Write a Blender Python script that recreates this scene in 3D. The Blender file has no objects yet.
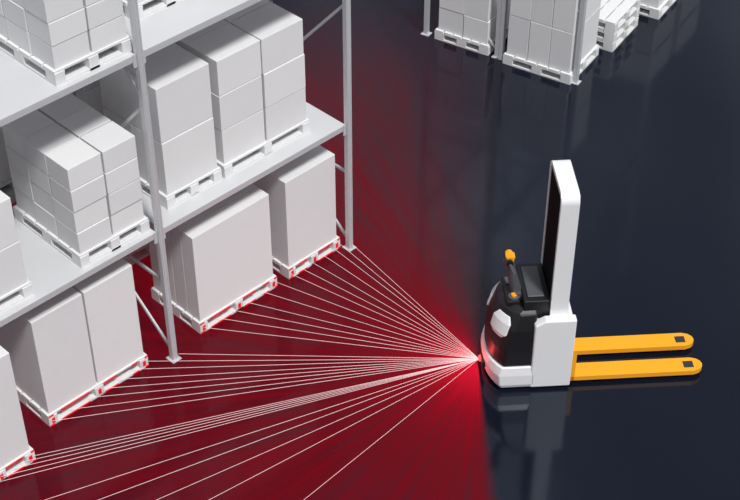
import bpy, bmesh, math, random
from mathutils import Vector, Matrix
random.seed(7)
sc=bpy.context.scene
sc.view_settings.view_transform='Standard'
sc.view_settings.look='None'
R=math.radians

# ---------------- materials ----------------
def mat(name,col,rough=0.5,metal=0.0,spec=0.5,noise=0.0,nscale=8,emit=None,es=0):
    m=bpy.data.materials.new(name); m.use_nodes=True
    nt=m.node_tree; b=nt.nodes['Principled BSDF']
    b.inputs['Base Color'].default_value=(*col,1)
    b.inputs['Roughness'].default_value=rough
    b.inputs['Metallic'].default_value=metal
    b.inputs['Specular IOR Level'].default_value=spec
    if noise>0:
        tc=nt.nodes.new('ShaderNodeTexCoord'); n=nt.nodes.new('ShaderNodeTexNoise')
        n.inputs['Scale'].default_value=nscale; n.inputs['Detail'].default_value=4
        r=nt.nodes.new('ShaderNodeValToRGB')
        r.color_ramp.elements[0].color=(*[c*(1-noise) for c in col],1)
        r.color_ramp.elements[1].color=(*[min(1,c*(1+noise)) for c in col],1)
        nt.links.new(tc.outputs['Object'],n.inputs['Vector'])
        nt.links.new(n.outputs['Fac'],r.inputs['Fac'])
        nt.links.new(r.outputs['Color'],b.inputs['Base Color'])
    if emit:
        b.inputs['Emission Color'].default_value=(*emit,1); b.inputs['Emission Strength'].default_value=es
    return m
M_carton=mat('carton_white',(0.80,0.80,0.80),0.75,0,0.2,0.025,5)
M_carton2=mat('carton_grey',(0.765,0.765,0.77),0.75,0,0.2,0.025,5)
M_pallet=mat('pallet_paint',(0.76,0.76,0.76),0.7,0,0.2,0.05,14)
M_steel=mat('rack_steel',(0.60,0.61,0.63),0.38,0.15,0.5,0.03,10)
M_deck=mat('deck_sheet',(0.62,0.625,0.635),0.5,0.05,0.4,0.03,3)
M_hole=mat('dark_slot',(0.03,0.03,0.035),0.8)
M_white=mat('truck_white',(0.84,0.845,0.85),0.28,0,0.5,0.01,4)
M_black=mat('truck_black',(0.012,0.012,0.014),0.42,0,0.4,0.1,20)
M_grey=mat('tiller_grey',(0.085,0.09,0.10),0.4)
M_mesh=mat('mast_grille',(0.008,0.008,0.010),0.5)
M_orange=mat('fork_orange',(0.95,0.40,0.015),0.4,0,0.4,0.02,6)
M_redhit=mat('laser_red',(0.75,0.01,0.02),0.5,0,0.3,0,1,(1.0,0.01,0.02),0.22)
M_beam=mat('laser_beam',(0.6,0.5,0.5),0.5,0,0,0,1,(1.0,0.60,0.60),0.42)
M_lens=mat('scanner_lens',(0.9,0.05,0.05),0.2,0,0.5,0,1,(1,0.05,0.04),2.5)

def floor_mat():
    m=bpy.data.materials.new('floor_epoxy'); m.use_nodes=True
    nt=m.node_tree; b=nt.nodes['Principled BSDF']
    tc=nt.nodes.new('ShaderNodeTexCoord'); n=nt.nodes.new('ShaderNodeTexNoise')
    n.inputs['Scale'].default_value=0.5; n.inputs['Detail'].default_value=5
    r=nt.nodes.new('ShaderNodeValToRGB')
    r.color_ramp.elements[0].position=0.3; r.color_ramp.elements[1].position=0.75
    r.color_ramp.elements[0].color=(0.0045,0.0062,0.0135,1)
    r.color_ramp.elements[1].color=(0.0062,0.0086,0.0175,1)
    nt.links.new(tc.outputs['Object'],n.inputs['Vector']); nt.links.new(n.outputs['Fac'],r.inputs['Fac'])
    nt.links.new(r.outputs['Color'],b.inputs['Base Color'])
    n2=nt.nodes.new('ShaderNodeTexNoise'); n2.inputs['Scale'].default_value=1.3; n2.inputs['Detail'].default_value=3
    mr=nt.nodes.new('ShaderNodeMapRange'); mr.inputs['To Min'].default_value=0.07; mr.inputs['To Max'].default_value=0.15
    nt.links.new(tc.outputs['Object'],n2.inputs['Vector']); nt.links.new(n2.outputs['Fac'],mr.inputs['Value'])
    nt.links.new(mr.outputs['Result'],b.inputs['Roughness'])
    b.inputs['Specular IOR Level'].default_value=0.5
    b.inputs['Specular Tint'].default_value=(0.78,0.86,1.0,1)
    return m

# ---------------- mesh helpers ----------------
class MB:
    def __init__(s,mats): s.bm=bmesh.new(); s.mats=mats
    def idx(s,m): return s.mats.index(m)
    def box(s,x0,x1,y0,y1,z0,z1,m,bev=0.0,rotz=0,T=None):
        cx,cy,cz=(x0+x1)/2,(y0+y1)/2,(z0+z1)/2
        g=bmesh.ops.create_cube(s.bm,size=1.0)
        vs=g['verts']
        M=Matrix.Translation((cx,cy,cz))@Matrix.Rotation(rotz,4,'Z')@Matrix.Diagonal((x1-x0,y1-y0,z1-z0,1))
        if T is not None: M=T@M
        bmesh.ops.transform(s.bm,matrix=M,verts=vs)
        fs={f for v in vs for f in v.link_faces}
        for f in fs: f.material_index=s.idx(m)
        if bev>0:
            es=list({e for v in vs for e in v.link_edges})
            bmesh.ops.bevel(s.bm,geom=es,offset=bev,segments=2,affect='EDGES',profile=0.5,material=s.idx(m))
    def tube(s,p,q,r,m,n=8,r2=None,cap=True):
        p=Vector(p);q=Vector(q);d=q-p
        g=bmesh.ops.create_cone(s.bm,cap_ends=cap,segments=n,radius1=r,radius2=r if r2 is None else r2,depth=d.length)
        rot=Vector((0,0,1)).rotation_difference(d).to_matrix().to_4x4()
        bmesh.ops.transform(s.bm,matrix=Matrix.Translation((p+q)/2)@rot,verts=g['verts'])
        for f in {f for v in g['verts'] for f in v.link_faces}: f.material_index=s.idx(m)
    def strut(s,p,q,w,t,m):
        p=Vector(p);q=Vector(q);d=(q-p);L=d.length;d.normalize()
        y=Vector((0,1,0)) if abs(d.y)<0.9 else Vector((1,0,0)); x=y.cross(d).normalized(); y=d.cross(x)
        M=Matrix((( x.x,y.x,d.x,0),(x.y,y.y,d.y,0),(x.z,y.z,d.z,0),(0,0,0,1)))
        g=bmesh.ops.create_cube(s.bm,size=1.0)
        bmesh.ops.transform(s.bm,matrix=Matrix.Translation((p+q)/2)@M@Matrix.Diagonal((w,t,L,1)),verts=g['verts'])
        for f in {f for v in g['verts'] for f in v.link_faces}: f.material_index=s.idx(m)
    def prism(s,rings,m,cap=True,smooth=False):
        vr=[[s.bm.verts.new(p) for p in r] for r in rings]
        n=len(vr[0]); k=s.idx(m)
        for a,b in zip(vr[:-1],vr[1:]):
            for i in range(n):
                f=s.bm.faces.new((a[i],a[(i+1)%n],b[(i+1)%n],b[i])); f.material_index=k; f.smooth=smooth
        if cap:
            f=s.bm.faces.new(list(reversed(vr[0]))); f.material_index=k
            f=s.bm.faces.new(vr[-1]); f.material_index=k
    def done(s,name,loc=(0,0,0),rz=0,parent=None,bevel=0):
        bmesh.ops.recalc_face_normals(s.bm,faces=s.bm.faces)
        me=bpy.data.meshes.new(name); s.bm.to_mesh(me); s.bm.free()
        for m in s.mats: me.materials.append(m)
        o=bpy.data.objects.new(name,me); sc.collection.objects.link(o)
        o.location=loc; o.rotation_euler=(0,0,rz)
        if parent: o.parent=parent
        if bevel:
            b=o.modifiers.new('bevel','BEVEL'); b.width=bevel; b.segments=3; b.limit_method='ANGLE'; b.angle_limit=R(40)
        return o

# ---------------- pallets & cartons ----------------
PH=0.144
def pallet(x0,y0,z,dx,dy,rz=0,name='pallet'):
    """x0 = front (max x) face, extends to -x by dx; y0..y0+dy"""
    b=MB([M_pallet])
    hx,hy=dx/2,dy/2
    nb=6
    w=dx/(nb*1.0)
    for i in range(nb):
        a=-hx+i*w
        b.box(a+0.008,a+w-0.008,-hy,hy,0.122,0.144,M_pallet,0.002)
    for yy in (-hy+0.05,0,hy-0.05):
        b.box(-hx,hx,yy-0.05,yy+0.05,0.1,0.122,M_pallet)
        b.box(-hx,hx,yy-0.05,yy+0.05,0,0.022,M_pallet)
        for xx in (-hx+0.07,0,hx-0.07):
            b.box(xx-0.07,xx+0.07,yy-0.05,yy+0.05,0.022,0.1,M_pallet,0.003)
    for xx in (-hx+0.05,hx-0.05):
        b.box(xx-0.05,xx+0.05,-hy+0.1,hy-0.1,0.0,0.0219,M_pallet)
    return b.done(name,(x0-hx,y0+hy,z),rz)

def cartons(x0,y0,z,dx,dy,h,ny=1,nd=1,nz=1,rz=0,gap=0.008,jit=0.008,name='carton_stack'):
    b=MB([M_carton,M_carton2])
    hx,hy=dx/2,dy/2
    for i in range(ny):
        for j in range(nd):
            for k in range(nz):
                jx=random.uniform(-jit,jit) if nz*nd>1 else 0; jy=random.uniform(-jit,jit)*0.5
                b.box(-hx+j*dx/nd+gap/2+jx,-hx+(j+1)*dx/nd-gap/2+jx,
                      -hy+i*dy/ny+gap+jy,-hy+(i+1)*dy/ny-gap+jy,
                      k*h/nz,(k+1)*h/nz-0.005,M_carton if (i+j+k)%2 else M_carton2,0.005)
    return b.done(name,(x0-hx,y0+hy,z),rz)

def load(x0,y0,z,dx,dy,h,ny=1,nd=1,nz=1,inset=0.02,**k):
    pallet(x0,y0,z,dx,dy)
    cartons(x0-inset,y0+inset,z+PH,dx-2*inset,dy-2*inset,h,ny,nd,nz,**k)

# ---------------- racks ----------------
def frame(b,x,y,h,depth,ws=0.055):
    """upright frame: front post at x, rear at x-depth"""
    for xx in (x,x-depth):
        b.box(xx-0.06,xx+0.06,y-0.055,y+0.055,0,0.008,M_steel)
        b.box(xx-ws/2,xx+ws/2,y-0.030,y-0.027,0,h,M_steel)
        b.box(xx-ws/2,xx+ws/2,y+0.027,y+0.030,0,h,M_steel)
        s=1 if xx==x else -1
        b.box(min(xx+s*ws/2,xx+s*(ws/2-0.005)),max(xx+s*ws/2,xx+s*(ws/2-0.005)),y-0.027,y+0.027,0,h,M_steel)
        xf=xx+s*(ws/2+0.003)
        for yo in (-0.016,0.016):
            b.box(xf-0.003,xf+0.003,y+yo-0.004,y+yo+0.004,0.01,h,M_steel)
        for bx in (-0.045,0.045): b.tube((xx+bx,y-0.045,0.008),(xx+bx,y-0.045,0.02),0.008,M_steel,6)
    def D(z0,z1): b.strut((x-0.02,y,z0),(x-depth+0.02,y,z1),0.03,0.022,M_steel)
    D(0.12,1.0); D(1.02,1.02)
    D(3.05,1.85); D(3.15,4.2)
    D(1.55,1.55); D(3.4,3.4)
    if h>5.4: D(5.3,5.3)

FX=-0.07
DEP=1.15
LV=(1.65,3.6)
posts=(-5.2,-2.62,0.0,2.47)
def rack(FX,DEP):
    b=MB([M_steel,M_hole,M_deck])
    for y in posts: frame(b,FX,y,5.6,DEP)
    for a,c in zip(posts[:-1],posts[1:]):
        for z in LV:
            y0,y1=a+0.031,c-0.031
            b.box(FX-DEP,FX-0.005,y0,y1,z-0.010,z,M_deck)
            for xx in (FX-0.035,FX-DEP):
                b.box(xx,xx+0.03,y0,y1,z-0.065,z-0.0105,M_steel)
            for yy,s in ((y0,1),(y1,-1)):
                b.box(FX-0.0045,FX+0.002,min(yy,yy+s*0.035),max(yy,yy+s*0.035),z-0.12,z+0.01,M_steel)
    return b.done('pallet_rack')
rack(FX,DEP)
BX=FX-DEP-0.25
rack(BX,1.1)

load(0.08,-2.52,0,1.1,0.74,1.25,1,1,1)
load(-0.17,-1.44,0,0.9,1.2,1.18,2,1,1)
load(-0.15,0.42,0,0.8,1.06,1.10,1,4,1,jit=0.004)
load(-0.14,1.64,0,0.8,0.76,1.13,1,1,1)
z=LV[0]
load(-0.16,-2.25,z,1.0,0.9,0.95,1,1,2)
load(-0.14,-0.84,z,1.05,0.79,0.95,2,3,4)
load(-0.26,0.26,z,0.95,0.68,1.2,1,2,2)
load(-0.25,0.97,z,0.95,1.14,1.18,2,2,3)
z=LV[1]
load(-0.16,-2.3,z,1.05,0.82,0.9,2,3,4)
load(-0.14,-0.80,z,1.05,0.79,1.1,2,3,5)
load(-0.5,0.3,z,0.6,0.82,0.6,2,1,2)
# back row
load(BX-0.05,-1.9,LV[0],1.0,0.8,1.2,2,2,3)
load(BX-0.05,-0.95,LV[0],1.0,0.8,1.25,2,2,3)
load(BX-0.05,0.3,LV[0],1.0,0.8,1.1,1,2,2)
load(BX-0.05,0.5,0,1.0,0.8,1.1,1,2,1)

# far rack (rotated)
a=R(13)
def loc(u,v):
    o=Vector((-0.39,6.78))
    return (o.x+u*math.cos(a)-v*math.sin(a), o.y+u*math.sin(a)+v*math.cos(a))
for (u,nm) in ((0,0),(-1.12,1)):
    b=MB([M_steel,M_hole,M_deck])
    frame(b,0,0,5.2,1.06)
    frame(b,0,2.7,5.2,1.06)
    for z in (3.0,):
        for xx in (-0.015,-1.06): b.box(xx,xx+0.03,0.031,2.669,z-0.1,z,M_steel)
    p=loc(u,0); b.done('pallet_rack',(p[0],p[1],0),a)
def fload(u,v,du,dv,h,ny,nd,nz,z=0,cart=True,npal=1):
    p=loc(u-du/2,v+dv/2)
    for i in range(npal): 
        o=pallet(du/2,-dv/2,0,du,dv); o.location=(p[0],p[1],z+i*PH); o.rotation_euler=(0,0,a)
    if cart:
        o=cartons(0,0,0,du-0.06,dv-0.04,h,ny,nd,nz); o.location=(p[0],p[1],z+npal*PH); o.rotation_euler=(0,0,a)
fload(-0.03,-0.10,0.96,0.84,1.15,1,3,2)
fload(-1.23,-0.05,0.8,0.8,1.0,1,2,3)
fload(0.10,0.88,0.96,0.8,0,1,1,1,cart=False,npal=3)
fload(0.28,1.95,1.1,0.8,0.9,1,2,2)
fload(0.30,2.85,1.1,0.8,0.9,1,2,2)
fload(-1.25,1.1,0.8,0.8,1.0,1,2,3)

# ---------------- stacker truck ----------------
TA=R(49); TO=Vector((2.708,2.752,0))
truck=bpy.data.objects.new('pallet_stacker',None); sc.collection.objects.link(truck)
truck.location=TO; truck.rotation_euler=(0,0,TA)
def outline(xr,xf,w,bulge,n=12):
    pts=[(xr,-w/2)]
    for i in range(n+1):
        t=-1+2*i/n
        pts.append((xf+bulge*abs(t)**2.6,t*w/2))
    pts.append((xr,w/2))
    return pts
def ring(o,z): return [(p[0],p[1],z) for p in o]
b=MB([M_white,M_black])
b.prism([ring(outline(-0.36,-0.80,0.77,0.12),0.03),ring(outline(-0.36,-0.82,0.80,0.12),0.08),
         ring(outline(-0.36,-0.83,0.80,0.12),0.20),ring(outline(-0.36,-0.815,0.77,0.13),0.30)],M_white)
b.done('chassis_skirt',parent=truck,bevel=0.012)
b=MB([M_white,M_black])
prof=[(-0.40,0.03),(0.0,0.03),(0.0,0.90),(-0.30,0.90),(-0.40,0.84)]
b.prism([[(x,-0.40,z) for x,z in prof],[(x,-0.30,z) for x,z in prof]],M_white)
b.prism([[(x,0.30,z) for x,z in prof],[(x,0.40,z) for x,z in prof]],M_white)
b.box(-0.38,-0.01,-0.30,0.30,0.03,0.84,M_white)
b.done('body_panel',parent=truck,bevel=0.018)
b=MB([M_black])
b.prism([ring(outline(-0.37,-0.80,0.75,0.13),0.301),ring(outline(-0.37,-0.80,0.75,0.14),0.50),
         ring(outline(-0.37,-0.765,0.72,0.16),0.75),ring(outline(-0.37,-0.71,0.64,0.18),0.92),ring(outline(-0.37,-0.66,0.52,0.18),0.96)],M_black)
b.done('hood',parent=truck,bevel=0.02)
def arc(w,xf,bulge,t0,t1,off,z,n=8):
    o=[]
    for i in range(n+1):
        t=t0+(t1-t0)*i/n; o.append((xf+bulge*abs(t)**2.6-off,t*w/2*1.02,z))
    for i in range(n,-1,-1):
        t=t0+(t1-t0)*i/n; o.append((xf+bulge*abs(t)**2.6+0.04,t*w/2*0.90,z))
    return o
b=MB([M_white])
for s in (-1,1):
    b.prism([arc(0.74,-0.78,0.155,s*0.45,s*0.80,0.012,0.63),arc(0.73,-0.775,0.155,s*0.34,s*0.92,0.022,0.68),
             arc(0.70,-0.75,0.165,s*0.34,s*0.92,0.02,0.80),arc(0.66,-0.73,0.175,s*0.45,s*0.82,0.0,0.87)],M_white)
b.done('front_shoulder',parent=truck,bevel=0.01)
b=MB([M_black,M_grey])
b.box(-0.50,-0.25,-0.28,0.28,0.80,1.06,M_black)
b.box(-0.46,-0.30,-0.22,0.22,1.06,1.075,M_grey)
b.done('battery_cover',parent=truck,bevel=0.02)
b=MB([M_black,M_grey,M_orange])
b.box(-0.65,-0.52,-0.20,0.20,0.94,1.0,M_black,0.015)
b.tube((-0.575,-0.13,1.0),(-0.575,-0.13,1.03),0.028,M_orange,16)
b.tube((-0.575,-0.13,1.0),(-0.575,-0.13,1.012),0.055,M_grey,20)
b.box(-0.63,-0.55,0.05,0.15,1.0,1.01,M_grey)
b.done('console',parent=truck)
# tiller
b=MB([M_black,M_grey,M_orange])
P0=Vector((-0.53,-0.06,0.96)); P1=Vector((-0.62,-0.06,1.33)); d=(P1-P0).normalized()
oy=Vector((0,-0.06,0))
b.tube(Vector((-0.53,-0.08,0.98))+oy,Vector((-0.53,0.08,0.98))+oy,0.06,M_grey,16)
b.tube(P0,P0+d*0.25,0.058,M_grey,12,0.048); b.tube(P0+d*0.25,P1,0.048,M_grey,12,0.045)
b.tube(P1,P1+d*0.08,0.045,M_grey,12,0.055)
top=P1+d*0.10
b.tube(top+Vector((0,-0.09,0)),top+Vector((0,0.09,0)),0.035,M_black,12)
for s in (-1,1):
    b.tube(top+Vector((0,s*0.07,0)),top+Vector((0.02,s*0.12,0))-d*0.10,0.018,M_grey,10)
b.tube(top+Vector((0.01,-0.06,0.018)),top+Vector((0.01,0.06,0.018)),0.036,M_orange,14)
b.box(top.x-0.03,top.x+0.06,top.y-0.04,top.y+0.04,top.z+0.005,top.z+0.045,M_orange,0.012)
b.done('tiller',parent=truck)
# mast arch
b=MB([M_white,M_mesh,M_black])
def archpts(w,z0,z1,r,n=8):
    pts=[(-w/2,z0)]
    for i in range(n+1):
        t=math.pi-(math.pi/2)*i/n; pts.append((-w/2+r+r*math.cos(t),z1-r+r*math.sin(t)))
    for i in range(n+1):
        t=math.pi/2-(math.pi/2)*i/n; pts.append((w/2-r+r*math.cos(t),z1-r+r*math.sin(t)))
    pts.append((w/2,z0)); return pts
out=archpts(0.62,0.80,2.32,0.10); inn=archpts(0.53,0.80,2.275,0.06)
xa,xb=-0.25,-0.08
vo=[[b.bm.verts.new((x,p[0],p[1])) for p in out] for x in (xa,xb)]
vi=[[b.bm.verts.new((x,p[0],p[1])) for p in inn] for x in (xa,xb)]
for i in range(len(out)-1):
    for q in ((vo[0][i],vo[0][i+1],vo[1][i+1],vo[1][i]),(vi[0][i],vi[1][i],vi[1][i+1],vi[0][i+1]),
              (vo[0][i],vi[0][i],vi[0][i+1],vo[0][i+1]),(vo[1][i],vo[1][i+1],vi[1][i+1],vi[1][i])):
        f=b.bm.faces.new(q); f.material_index=0
b.done('mast_arch',parent=truck)
b=MB([M_mesh,M_black,M_grey])
b.box(-0.235,-0.22,-0.264,0.264,0.85,2.27,M_mesh)
for i in range(21):
    y=-0.25+i*0.025
    b.box(-0.243,-0.2355,y-0.003,y+0.003,0.9,2.26,M_black)
for s in (-1,1): b.box(-0.20,-0.10,s*0.2-0.04,s*0.2+0.04,0.05,2.2,M_grey)
b.tube((-0.15,0,0.85),(-0.15,0,2.1),0.03,M_grey,12)
b.done('mast_grille',parent=truck)
# forks
b=MB([M_orange,M_hole])
def fork(yc):
    w=0.19; z1=0.10; z0=0.045
    out=[(0.005,-w/2),(1.24,-w/2),(1.30,-w/2+0.02),(1.335,-w/2+0.055),(1.345,0),(1.335,w/2-0.055),(1.30,w/2-0.02),(1.24,w/2),(0.005,w/2)]
    b.prism([[(x,yc+y,z0) for x,y in out],[(x,yc+y,z1) for x,y in out]],M_orange)
    b.box(1.155,1.255,yc-0.045,yc+0.045,z1-0.001,z1+0.0015,M_hole)
    b.tube((1.20,yc-0.05,0.042),(1.20,yc+0.05,0.042),0.04,M_hole,14)
    b.box(0.001,0.05,yc-w/2,yc+w/2,0.045,0.45,M_orange)
fork(-0.25); fork(0.11)
b.done('fork_pair',parent=truck,bevel=0.006)
b=MB([M_black])
for x,y in ((-0.6,0.0),(-0.5,0.3),(-0.5,-0.3)): b.tube((x,y-0.04,0.045),(x,y+0.04,0.045),0.045,M_black,20)
b.done('wheels',parent=truck)
b=MB([M_black,M_lens])
b.box(-0.845,-0.78,-0.16,0.16,0.105,0.185,M_black,0.012)
b.tube((-0.846,-0.06,0.115),(-0.846,-0.06,0.165),0.022,M_lens,20)
b.done('scanner_head',parent=truck)

# ---------------- laser ----------------
S=TO+Matrix.Rotation(TA,3,'Z')@Vector((-0.862,-0.06,0.13)); 
zl=0.075
b=MB([M_beam,M_redhit])
ends=[(-0.03,2.47),(-0.14,2.38),(-0.14,2.28),(-0.14,2.12),(-0.14,1.95),(-0.14,1.80),(-0.14,1.66),
      (-0.15,1.46),(-0.15,1.25),(-0.15,1.02),(-0.15,0.84),(-0.15,0.66),(-0.15,0.46),(-0.03,0.03),
      (-0.17,-0.26),(-0.17,-0.42),(-0.17,-0.62),(-0.17,-0.80),(-0.17,-0.98),(-0.17,-1.20),(-0.17,-1.42),
      (0.08,-1.80),(0.08,-1.90),(0.08,-2.02),(0.08,-2.16),(0.08,-2.3),
      (0.35,-2.7),(0.62,-2.7),(1.0,-2.6),(1.45,-2.2),(2.3,-1.5)]
for e in ends: b.tube(S,(e[0]+0.004,e[1],zl),0.0022,M_beam,5)
for x,y0,y1 in ((-0.139,1.64,2.40),(-0.149,0.42,1.48),(-0.169,-1.44,-0.24),(0.081,-2.52,-1.78)):  # laser light on pallet fronts, drawn as thin glowing red strips
    ym=(y0+y1)/2
    for p,q in ((y0,y0+0.06),(y0+0.14,ym-0.12),(ym+0.05,ym+0.22),(y1-0.2,y1-0.12),(y1-0.04,y1)):
        b.box(x,x+0.002,p,q,0.123,0.142,M_redhit); b.box(x,x+0.002,p,q,0.0,0.022,M_redhit)
    for yc in (y0+0.05,ym,y1-0.05): b.box(x,x+0.002,yc-0.018,yc+0.018,0.03,0.095,M_redhit)
b.done('laser_scan_beams')

def glow_mat():  # scanner's red light on the floor, painted as emission with streaks and falloff
    m=bpy.data.materials.new('painted_glow_red'); m.use_nodes=True
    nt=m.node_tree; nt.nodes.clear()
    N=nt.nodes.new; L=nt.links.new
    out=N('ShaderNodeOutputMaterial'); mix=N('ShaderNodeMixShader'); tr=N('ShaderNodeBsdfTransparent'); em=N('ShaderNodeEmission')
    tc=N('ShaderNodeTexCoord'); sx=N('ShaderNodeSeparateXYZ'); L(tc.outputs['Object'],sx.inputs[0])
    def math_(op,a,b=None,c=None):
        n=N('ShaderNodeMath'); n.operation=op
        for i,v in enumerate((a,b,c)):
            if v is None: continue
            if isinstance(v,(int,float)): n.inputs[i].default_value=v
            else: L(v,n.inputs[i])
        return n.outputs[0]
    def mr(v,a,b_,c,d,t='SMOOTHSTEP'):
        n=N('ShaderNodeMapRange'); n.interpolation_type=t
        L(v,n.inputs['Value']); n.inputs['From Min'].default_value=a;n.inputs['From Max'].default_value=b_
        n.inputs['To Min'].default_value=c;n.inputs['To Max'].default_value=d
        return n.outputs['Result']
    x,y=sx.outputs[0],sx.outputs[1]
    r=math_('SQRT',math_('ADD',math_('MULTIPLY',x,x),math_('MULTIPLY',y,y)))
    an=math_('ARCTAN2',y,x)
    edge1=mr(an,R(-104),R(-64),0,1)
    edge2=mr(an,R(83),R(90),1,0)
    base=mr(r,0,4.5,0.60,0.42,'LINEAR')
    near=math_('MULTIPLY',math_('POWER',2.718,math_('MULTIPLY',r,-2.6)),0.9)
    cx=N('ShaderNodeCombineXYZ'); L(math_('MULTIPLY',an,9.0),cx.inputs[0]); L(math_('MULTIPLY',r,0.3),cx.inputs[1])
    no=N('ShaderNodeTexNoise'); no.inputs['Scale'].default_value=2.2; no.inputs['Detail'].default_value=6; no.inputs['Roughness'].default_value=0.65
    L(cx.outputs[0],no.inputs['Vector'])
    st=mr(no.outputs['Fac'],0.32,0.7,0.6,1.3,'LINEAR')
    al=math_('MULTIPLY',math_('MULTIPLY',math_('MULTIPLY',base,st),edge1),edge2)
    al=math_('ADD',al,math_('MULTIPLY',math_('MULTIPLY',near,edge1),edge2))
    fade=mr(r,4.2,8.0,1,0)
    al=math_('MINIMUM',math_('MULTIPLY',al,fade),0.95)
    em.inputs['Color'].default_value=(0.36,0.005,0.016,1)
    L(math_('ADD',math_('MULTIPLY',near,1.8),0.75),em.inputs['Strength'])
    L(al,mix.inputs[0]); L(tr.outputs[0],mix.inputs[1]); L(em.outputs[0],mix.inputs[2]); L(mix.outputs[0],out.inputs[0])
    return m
M_glow=glow_mat()
b=MB([M_glow])
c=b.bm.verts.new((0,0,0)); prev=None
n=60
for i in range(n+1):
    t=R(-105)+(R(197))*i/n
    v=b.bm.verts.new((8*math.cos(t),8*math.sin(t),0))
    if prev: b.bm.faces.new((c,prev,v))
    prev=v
b.done('painted_scan_glow',(S.x,S.y,0.0035),R(229))  # thin emissive sheet over the floor, painted in place of projected red light

# ---------------- floor & lights ----------------
b=MB([floor_mat()])
b.box(-25,25,-20,30,-0.1,0,b.mats[0]); b.done('floor')

def light(name,kind,loc,energy,col=(1,1,1),**k):
    l=bpy.data.lights.new(name,kind); l.energy=energy; l.color=col
    for a_,v in k.items(): setattr(l,a_,v)
    o=bpy.data.objects.new(name,l); sc.collection.objects.link(o); o.location=loc; return o
s=light('sun_key','SUN',(5,-3,10),3.1,(1,0.998,0.99),angle=R(9))
s.rotation_euler=Vector((-0.62,0.16,-1.05)).to_track_quat('-Z','Y').to_euler()
light('scanner_glow','POINT',(S.x-0.10,S.y-0.10,0.12),4,(1,0.03,0.03),shadow_soft_size=0.05)
w=bpy.data.worlds.new('world'); sc.world=w; w.use_nodes=True
nt=w.node_tree; bg=nt.nodes['Background']
tc=nt.nodes.new('ShaderNodeTexCoord'); mp=nt.nodes.new('ShaderNodeMapping'); mp.inputs['Scale'].default_value=(3.2,3.2,1.2)
no=nt.nodes.new('ShaderNodeTexNoise'); no.inputs['Scale'].default_value=1.6; no.inputs['Detail'].default_value=2
rp=nt.nodes.new('ShaderNodeValToRGB')
rp.color_ramp.elements[0].position=0.42; rp.color_ramp.elements[0].color=(0.32,0.34,0.39,1)
rp.color_ramp.elements[1].position=0.66; rp.color_ramp.elements[1].color=(1.35,1.37,1.42,1)  # bright patches added to the world for soft streaks in floor reflections
nt.links.new(tc.outputs['Generated'],mp.inputs['Vector']); nt.links.new(mp.outputs[0],no.inputs['Vector'])
nt.links.new(no.outputs['Fac'],rp.inputs['Fac']); nt.links.new(rp.outputs['Color'],bg.inputs[0])
bg.inputs[1].default_value=0.62

# ---------------- camera ----------------
cam=bpy.data.cameras.new('camera'); co=bpy.data.objects.new('camera',cam); sc.collection.objects.link(co)
cam.sensor_width=36; cam.lens=1500/740*36; cam.clip_end=200
co.location=(9.03,-6.31,10.5); co.rotation_euler=(R(90-39.8),0,R(45))
sc.camera=co
